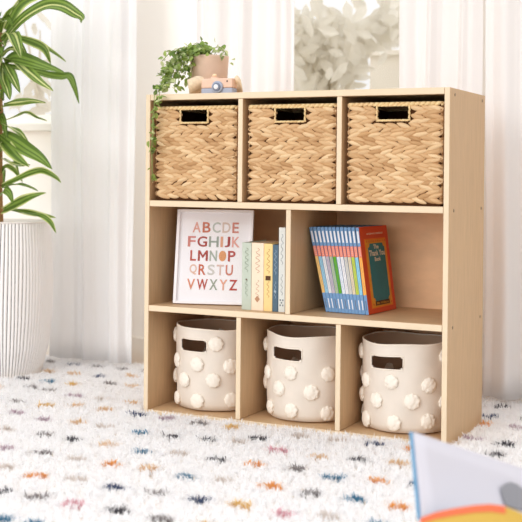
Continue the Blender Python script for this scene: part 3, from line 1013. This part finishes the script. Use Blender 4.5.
def vine(pts, nl, size, spread=.006):
    P_ = [Vector(p) for p in pts]
    for _ in range(2):
        Q = [P_[0]]
        for a_, b_ in zip(P_, P_[1:]):
            Q += [a_.lerp(b_, .25), a_.lerp(b_, .75)]
        P_ = Q + [P_[-1]]
    stb.tube([p - PC for p in P_], .0011, 5)
    for i in range(nl):
        f_ = (i + .7) / nl * (len(P_) - 1)
        a_ = min(int(f_), len(P_) - 2)
        p = P_[a_].lerp(P_[a_ + 1], f_ - a_)
        t_ = (P_[a_ + 1] - P_[a_]).normalized()
        d = Vector((rnd.gauss(0, 1), rnd.gauss(-.2, .8), rnd.gauss(.1, .8))) + t_ * .5
        small_leaf(p + Vector((rnd.gauss(0, spread), rnd.gauss(0, spread), rnd.gauss(0, spread))), d, size * rnd.uniform(.7, 1.25))
top0 = Vector((.101, .185, H + .105))
ends = [
    [(.075, .16, 1.040), (.045, .12, 1.030), (.030, .075, .985), (.030, .045, .940), (.033, .010, .915)],
    [(.080, .15, 1.045), (.055, .10, 1.025), (.045, .07, .975), (.045, .05, .935), (.046, .02, .912)],
    [(.070, .17, 1.038), (.035, .15, 1.030), (.018, .11, .985), (.020, .07, .94), (.028, .03, .912), (.036, -.016, .906), (.040, -.020, .86), (.036, -.020, .80), (.037, -.021, .74)],
    [(.080, .15, 1.040), (.060, .11, 1.010), (.055, .09, .965), (.060, .075, .925)],
    [(.075, .19, 1.038), (.040, .19, 1.040), (.015, .17, 1.020), (.005, .14, .975), (.010, .11, .94)],
    [(.090, .17, 1.040), (.070, .16, 1.052), (.055, .14, 1.045)],
    [(.100, .18, 1.040), (.085, .17, 1.058)],
    [(.110, .17, 1.045), (.120, .14, 1.038), (.135, .125, 1.030)],
    [(.120, .18, 1.045), (.145, .165, 1.048), (.165, .155, 1.028)],
    [(.105, .16, 1.038), (.105, .13, 1.040), (.11, .115, 1.035)],
    [(.090, .14, 1.045), (.080, .115, 1.030), (.075, .10, .995), (.072, .095, .960)],
    [(.065, .16, 1.038), (.040, .13, 1.040), (.022, .10, 1.000), (.018, .075, .955), (.024, .04, .915), (.050, -.010, .908), (.055, -.018, .885)],
    [(.060, .21, 1.040), (.030, .22, 1.045), (.0, .22, 1.00)],
    [(.110, .21, 1.040), (.120, .24, 1.05), (.13, .25, 1.01)],
    [(.095, .14, 1.04), (.065, .09, 1.00), (.058, .065, .95), (.066, .045, .918)],
    [(.070, .15, 1.045), (.042, .10, 1.015), (.036, .06, .965), (.05, .035, .925)],
]
for q_ in range(9):   # more short vines filling the spill on the left
    ex, ey, ez = rnd.uniform(.028, .075), rnd.uniform(.03, .13), rnd.uniform(.925, 1.0)
    ends.append([(.5 * (.085 + ex) , .5 * (.16 + ey) + .02, 1.032 + rnd.uniform(-.012, .010)), (.25 * .085 + .75 * ex, .25 * .16 + .75 * ey, .5 * (1.04 + ez) + .012), (ex, ey, ez)])
for e in ends:
    ln2 = sum((Vector(a_) - Vector(b_)).length for a_, b_ in zip(e, e[1:]))
    vine([top0 + Vector((rnd.uniform(-.015, .015), rnd.uniform(-.015, .015), 0))] + e, int(9 + ln2 * 115), .018)
vine([(.035, -.018, .86), (.034, -.020, .80), (.033, -.021, .74), (.036, -.021, .68), (.035, -.021, .655)], 16, .014, .003)
stb.build('stems', stemm, tp, True)
lvb.build('foliage', leafm, tp, True)

# ------------------------------------------------------------------ tall potted plant at the left
POTX, POTY = -.752, .325
big = thing('potted_plant', 'tall striped-leaf plant in a ribbed white pot at the left', 'plant', (POTX, POTY, 0))
RIB = 84
def pot_r(z):
    t_ = z / .512
    pr = [(0, .118), (.06, .131), (.2, .149), (.4, .159), (.6, .161), (.8, .158), (.95, .152), (1, .150)]
    for (a_, ra), (b_, rb) in zip(pr, pr[1:]):
        if t_ <= b_:
            u = (t_ - a_) / (b_ - a_); u = u * u * (3 - 2 * u) * .4 + u * .6
            return ra + (rb - ra) * u
    return .150
k = MB(); vs, fs, mi_ = [], [], []
NZ, NP = 30, 6
n = RIB * NP
for j in range(NZ + 1):
    z = .512 * j / NZ
    for i in range(n):
        a = 2 * math.pi * i / n
        ph = (i % NP) / NP
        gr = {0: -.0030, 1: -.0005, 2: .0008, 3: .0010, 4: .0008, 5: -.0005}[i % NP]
        fade = min(1, j / 2)
        r_ = pot_r(z) + gr * fade
        aa = a + .012 * math.sin(3 * a + 6 * z) + .006 * math.sin(17 * a + 9 * z)
        vs.append((r_ * math.cos(aa), r_ * math.sin(aa), z))
for j in range(NZ):
    for i in range(n):
        i2 = (i + 1) % n
        fs.append((j * n + i, j * n + i2, (j + 1) * n + i2, (j + 1) * n + i))
k.add(vs, fs)
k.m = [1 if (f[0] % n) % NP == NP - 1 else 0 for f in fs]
# rim and inner wall
o0 = NZ * n
inner = [(.146 * math.cos(2 * math.pi * i / 64), .146 * math.sin(2 * math.pi * i / 64)) for i in range(64)]
k.add([vs[i] for i in range(n)], [tuple(range(n))[::-1]])
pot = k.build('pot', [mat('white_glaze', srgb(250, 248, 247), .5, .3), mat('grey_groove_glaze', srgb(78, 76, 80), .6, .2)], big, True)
k = MB(); k.lathe([(.1515, .5095), (.151, .514), (.147, .515), (.144, .512), (.143, .45)], 96); rm = k.build('pot_rim', mat('white_glaze_rim', srgb(240, 234, 230), .5, .3), big, True)
k = MB(); k.lathe([(.1425, .455), (.1425, .470), (.05, .476)], 48); k.build('soil', mat('potting_soil', srgb(58, 44, 34), .95, bump=.6, bscale=60), big)
k = MB()
k.tube([(-.026, -.006, .46), (-.029, -.008, .62), (-.027, -.010, .80), (-.029, -.009, 1.0), (-.027, -.008, 1.18)], [.021, .019, .018, .017, .012], 12)
k.build('trunk', mat('tan_bark', srgb(168, 128, 86), .9, .1, bump=.6, bscale=40, var=.2, vscale=40), big, True)
LV = [[[-0.758,0.315,1.113],[-0.67,0.303,1.181],[-0.572,0.296,1.221],[-0.492,0.279,1.214],[-0.44,0.282,1.186],[-0.417,0.282,1.172],[-0.419,0.281,1.156],0.03],[[-0.768,0.311,1.164],[-0.709,0.284,1.204],[-0.652,0.257,1.23],[-0.603,0.225,1.258],0.016],[[-0.75,0.32,1.154],[-0.721,0.357,1.238],[-0.685,0.408,1.273],[-0.642,0.451,1.263],0.024],[[-0.755,0.317,1.127],[-0.687,0.272,1.132],[-0.634,0.231,1.093],[-0.609,0.221,1.046],0.03],[[-0.755,0.317,1.107],[-0.726,0.365,1.131],[-0.686,0.406,1.117],[-0.64,0.428,1.087],[-0.597,0.449,1.053],0.022],[[-0.707,0.34,1.127],[-0.653,0.356,1.107],[-0.619,0.361,1.086],[-0.595,0.361,1.038],0.022],[[-0.754,0.317,1.04],[-0.693,0.291,1.055],[-0.614,0.263,1.04],[-0.537,0.256,1.017],[-0.458,0.25,0.995],0.032],[[-0.755,0.317,1.053],[-0.68,0.275,1.04],[-0.588,0.23,0.997],[-0.517,0.198,0.961],[-0.455,0.184,0.933],0.032],[[-0.748,0.32,1.033],[-0.651,0.333,1.014],[-0.585,0.343,0.997],[-0.537,0.344,0.992],[-0.508,0.347,0.992],[-0.487,0.346,0.955],[-0.474,0.352,0.903],0.022],[[-0.738,0.291,1.043],[-0.672,0.234,1.01],[-0.616,0.194,0.97],[-0.586,0.187,0.93],0.026],[[-0.741,0.29,1.03],[-0.674,0.211,0.982],[-0.623,0.169,0.939],[-0.602,0.157,0.906],0.026],[[-0.756,0.315,0.899],[-0.704,0.307,0.904],[-0.644,0.314,0.91],[-0.584,0.321,0.906],0.022],[[-0.758,0.313,0.845],[-0.732,0.349,0.863],[-0.702,0.375,0.877],[-0.674,0.399,0.861],[-0.653,0.42,0.852],0.014],[[-0.761,0.312,0.838],[-0.702,0.285,0.823],[-0.647,0.267,0.802],[-0.605,0.265,0.76],0.022],[[-0.758,0.313,0.805],[-0.664,0.259,0.779],[-0.591,0.227,0.752],[-0.52,0.206,0.723],[-0.467,0.198,0.688],0.034],[[-0.761,0.312,0.791],[-0.682,0.25,0.759],[-0.617,0.214,0.726],[-0.557,0.199,0.694],0.028],[[-0.76,0.312,0.724],[-0.701,0.285,0.707],[-0.658,0.283,0.698],[-0.629,0.298,0.701],0.026],[[-0.756,0.313,0.63],[-0.676,0.296,0.655],[-0.61,0.284,0.675],[-0.566,0.284,0.682],[-0.518,0.284,0.663],[-0.495,0.285,0.644],0.018],[[-0.756,0.313,0.624],[-0.688,0.29,0.635],[-0.634,0.284,0.632],[-0.586,0.285,0.616],0.016],[[-0.752,0.314,0.546],[-0.669,0.277,0.569],[-0.597,0.257,0.594],[-0.532,0.255,0.611],0.028],[[-0.752,0.314,0.556],[-0.669,0.299,0.545],[-0.591,0.293,0.538],[-0.526,0.302,0.529],0.022],[[-0.663,0.302,0.545],[-0.579,0.287,0.535],[-0.531,0.277,0.517],[-0.501,0.269,0.482],0.016],[[-0.758,0.312,0.597],[-0.689,0.245,0.618],[-0.649,0.22,0.606],[-0.627,0.209,0.575],0.02]]
gl = [mat('leaf_dark_green', srgb(90, 118, 44), .4, .4), mat('leaf_mid_green', srgb(130, 158, 68), .4, .4), mat('leaf_lime_stripe', srgb(208, 216, 142), .4, .4)]
for m_ in gl: add_translucency(m_, .3)
fol = MB()
rnd = random.Random(77)
def catmull(P_, per=5):
    P_ = [Vector(p) for p in P_]
    E_ = [P_[0] * 2 - P_[1]] + P_ + [P_[-1] * 2 - P_[-2]]
    out = []
    for i in range(1, len(E_) - 2):
        a_, b_, c_, d_ = E_[i - 1:i + 3]
        for k_ in range(per):
            t_ = k_ / per
            out.append(.5 * ((2 * b_) + (c_ - a_) * t_ + (2 * a_ - 5 * b_ + 4 * c_ - d_) * t_ ** 2 + (3 * b_ - a_ - 3 * c_ + d_) * t_ ** 3))
    return out + [P_[-1]]
def big_leaf(pts, wdt, roll):
    P_ = catmull(pts, 6)
    n_ = len(P_)
    cols = [-1, -.72, -.45, -.12, .12, .45, .72, 1]
    cm = rnd.choice([[2, 0, 1, 0, 0, 1, 2], [1, 0, 2, 0, 1, 0, 2], [0, 1, 0, 2, 0, 1, 0], [0, 0, 1, 0, 1, 0, 1]])
    vs, fs, ms = [], [], []
    for i, p in enumerate(P_):
        s = i / (n_ - 1)
        t_ = (P_[min(n_ - 1, i + 1)] - P_[max(0, i - 1)]).normalized()
        upv = Vector((.25, -.55, .8))
        sd = t_.cross(upv)
        if sd.length < .1: sd = t_.cross(Vector((0, -1, .2)))
        sd.normalize()
        sd = Matrix.Rotation(roll + .35 * math.sin(2.5 * s + roll * 3), 3, t_) @ sd
        nn = sd.cross(t_)
        w_ = wdt / 2 * (max(0, math.sin(math.pi * (.12 + .88 * s) ** .85)) ** .75 + .04)
        for c in cols:
            vs.append(p + sd * c * w_ + nn * (abs(c) * w_ * .35 + .0015 * math.sin(12 * s + 4 * c)) - Vector((POTX, POTY, 0)))
    m_ = len(cols)
    for i in range(n_ - 1):
        for j in range(m_ - 1):
            fs.append((i * m_ + j, i * m_ + j + 1, (i + 1) * m_ + j + 1, (i + 1) * m_ + j)); ms.append(cm[j])
    o_ = len(fol.v)
    fol.v += [tuple(v) for v in vs]; fol.f += [tuple(q + o_ for q in f) for f in fs]; fol.m += ms
for i, L_ in enumerate(LV):
    big_leaf(L_[:-1], L_[-1] * 1.4, rnd.uniform(-.5, .5))
for i in range(26):   # the rest of the crown, on the far side of the trunk
    z0 = rnd.uniform(.62, 1.2); a = math.radians(rnd.uniform(110, 265)); ln3 = rnd.uniform(.22, .36)
    d = Vector((math.cos(a), math.sin(a) * .55, 0)); dr = rnd.uniform(.02, .12)
    b0 = Vector((POTX - .012, POTY - .008, z0))
    big_leaf([b0, b0 + d * ln3 * .3 + Vector((0, 0, .06)), b0 + d * ln3 * .65 + Vector((0, 0, .05)), b0 + d * ln3 + Vector((0, 0, -dr))], rnd.uniform(.022, .034), rnd.uniform(-.4, .4))
for i in range(26):   # short inner leaves close round the trunk
    z0 = rnd.choice([.60, .66, .72, .84, .92, 1.0, 1.06, 1.12, 1.17]) + rnd.uniform(-.02, .02); a = math.radians(rnd.uniform(-110, 30)); ln3 = rnd.uniform(.10, .19)
    d = Vector((math.cos(a) * .7, math.sin(a), 0)); dr = rnd.uniform(-.04, .07)
    b0 = Vector((POTX - .024, POTY - .008, z0))
    big_leaf([b0, b0 + d * ln3 * .3 + Vector((0, 0, .035)), b0 + d * ln3 * .65 + Vector((0, 0, .03 - dr * .3)), b0 + d * ln3 + Vector((0, 0, -dr))], rnd.uniform(.02, .03), rnd.uniform(-.5, .5))
fol.build('foliage', gl, big, True)

# ------------------------------------------------------------------ open picture book in the foreground
A0 = Vector((1.210, -1.213, .196))
E2 = (Vector((1.173, -1.141, .299)) - A0)
HB = E2.length
E2.normalize()
E1 = Vector((.122, .175, -.080))
E1 = (E1 - E2 * E1.dot(E2)).normalized()
LB = .30
ob = thing('open_book', 'open picture book with white and yellow pages, blurred in the front right corner', 'book', A0)
N2 = E1.cross(E2).normalized()
if N2.dot(CP - A0) < 0: N2 = -N2
k = MB()
def slab(ea, eb, nn, la, lb_, t0, t1, mi=0):
    P_ = []
    for t_ in (t0, t1):
        for a_, b_ in ((la[0], lb_[0]), (la[1], lb_[0]), (la[1], lb_[1]), (la[0], lb_[1])):
            P_.append(ea * a_ + eb * b_ + nn * t_)
    k.add(P_, [(0, 1, 2, 3), (7, 6, 5, 4), (0, 4, 5, 1), (1, 5, 6, 2), (2, 6, 7, 3), (3, 7, 4, 0)], mi)
cvm = mat('blue_board', srgb(112, 168, 206), .5, .3)
slab(E1, E2, N2, (-.003, LB), (0, HB + .002), -.0045, -.001)
# near half: a bowed cover and pages running from the gutter down to the rug
TOPE = [(1.216,-1.232,.203),(1.237,-1.228,.213),(1.262,-1.221,.220),(1.288,-1.214,.226),(1.308,-1.210,.229),(1.328,-1.206,.228),(1.350,-1.200,.220),(1.379,-1.192,.204),(1.411,-1.182,.180)]
top_e = [Vector(p) - A0 for p in TOPE]
bot_e = [Vector((p[0] + .035 + .02 * i / 8, p[1] - .15, .032)) - A0 for i, p in enumerate(TOPE)]
def near(mb, off, f0, f1, u1, mi, thick):
    ns = 10; n_u = int(u1 * (len(top_e) - 1) + .5); n_ = n_u + 1; vs = []
    for sd in (0, 1):
        for i in range(n_):
            for j in range(ns + 1):
                f_ = f0 + (f1 - f0) * j / ns
                p = top_e[i].lerp(bot_e[i], f_)
                nrm = (top_e[min(i + 1, len(top_e) - 1)] - top_e[max(0, i - 1)]).cross(bot_e[i] - top_e[i]).normalized()
                if nrm.dot(CP - A0) < 0: nrm = -nrm
                vs.append(p + nrm * (off + .012 * math.sin(math.pi * f_) - (thick if sd else 0)))
    m_ = ns + 1; o_ = n_ * m_; fs = []
    for i in range(n_u):
        for j in range(ns):
            q = i * m_ + j
            fs += [(q, q + 1, q + m_ + 1, q + m_), (o_ + q, o_ + q + m_, o_ + q + m_ + 1, o_ + q + 1)]
        for j in (0, ns):
            q = i * m_ + j
            fs.append((q, q + m_, o_ + q + m_, o_ + q))
    for i in (0, n_u):
        for j in range(ns):
            q = i * m_ + j
            fs.append((q, q + 1, o_ + q + 1, o_ + q))
    mb.add(vs, fs, mi)
near(k, -.006, 0, 1, 1, 0, .003)
k.build('cover', cvm, ob)
k = MB()
near(k, 0, 0, 1, 1, 0, .0055)
k.build('near_page', mat('printed_yellow', srgb(202, 166, 78), .6, .2), ob, False)
k = MB()
near(k, .0009, 0, .045, .62, 0, .0008)
k.build('page_border', mat('printed_orange', srgb(222, 112, 76), .6, .2), ob, False)
def leafblock(ea, eb, nn, la, hb, prof, m, name, mats=None, border=None):
    q = MB(); nn_ = len(prof); vs = []
    na = 12
    for i in range(na + 1):
        for s, h in prof:
            vs.append(ea * (la * i / na) + eb * (hb * s) + nn * h)
    for i in range(na + 1):
        for s, h in prof:
            vs.append(ea * (la * i / na) + eb * (hb * s) + nn * -.0005)
    fs, ms = [], []
    off = (na + 1) * nn_
    for i in range(na):
        for j in range(nn_ - 1):
            a_ = i * nn_ + j
            fs.append((a_, a_ + 1, a_ + nn_ + 1, a_ + nn_)); ms.append(border(i / na, prof[j][0]) if border else 0)
            fs.append((off + a_, off + a_ + nn_, off + a_ + nn_ + 1, off + a_ + 1)); ms.append(0)
    for i in range(na):
        for j in (0, nn_ - 1):
            a_ = i * nn_ + j
            fs.append((a_, a_ + nn_, off + a_ + nn_, off + a_)); ms.append(0)
    for j in range(nn_ - 1):
        for i in (0, na):
            a_ = i * nn_ + j
            fs.append((a_, a_ + 1, off + a_ + 1, off + a_)); ms.append(0)
    o_ = len(q.v)
    q.add(vs, fs); q.m = ms
    return q.build(name, mats or m, ob, True)
pf = [(0, .001), (.06, .006), (.14, .0095), (.24, .0095), (.4, .007), (.6, .005), (.8, .004), (1, .0035)]
leafblock(E1, E2, N2, LB - .003, HB, pf, mat('page_white', srgb(212, 210, 219), .8, .1), 'far_page')
# printed patches on the white page
k = MB()
def patch(cu, cv, ru, rv, mi, seed):
    r2 = random.Random(seed); n_ = 28; vs = []
    for i in range(n_):
        a_ = 2 * math.pi * i / n_
        s = 1 + .12 * math.sin(3 * a_ + seed) + .06 * math.sin(5 * a_)
        vs.append(E1 * (cu + ru * s * math.cos(a_)) + E2 * (cv + rv * s * math.sin(a_)) + N2 * (.0115 - .005 * min(1, max(0, (cv + rv * s * math.sin(a_)) / HB - .2))))
    k.add(vs, [tuple(range(n_))], mi)
patch(.20, .075, .04, .020, 0, 2)
po = k.build('page_print', mat('print_grey', srgb(150, 150, 156), .8, .1), ob)
sm_ = po.modifiers.new('ink', 'SOLIDIFY'); sm_.thickness = .0004
k = MB(); patch(.150, .040, .016, .010, 0, 4)
po = k.build('page_print', mat('print_beige', srgb(226, 206, 186), .8, .1), ob)
sm_ = po.modifiers.new('ink', 'SOLIDIFY'); sm_.thickness = .0004
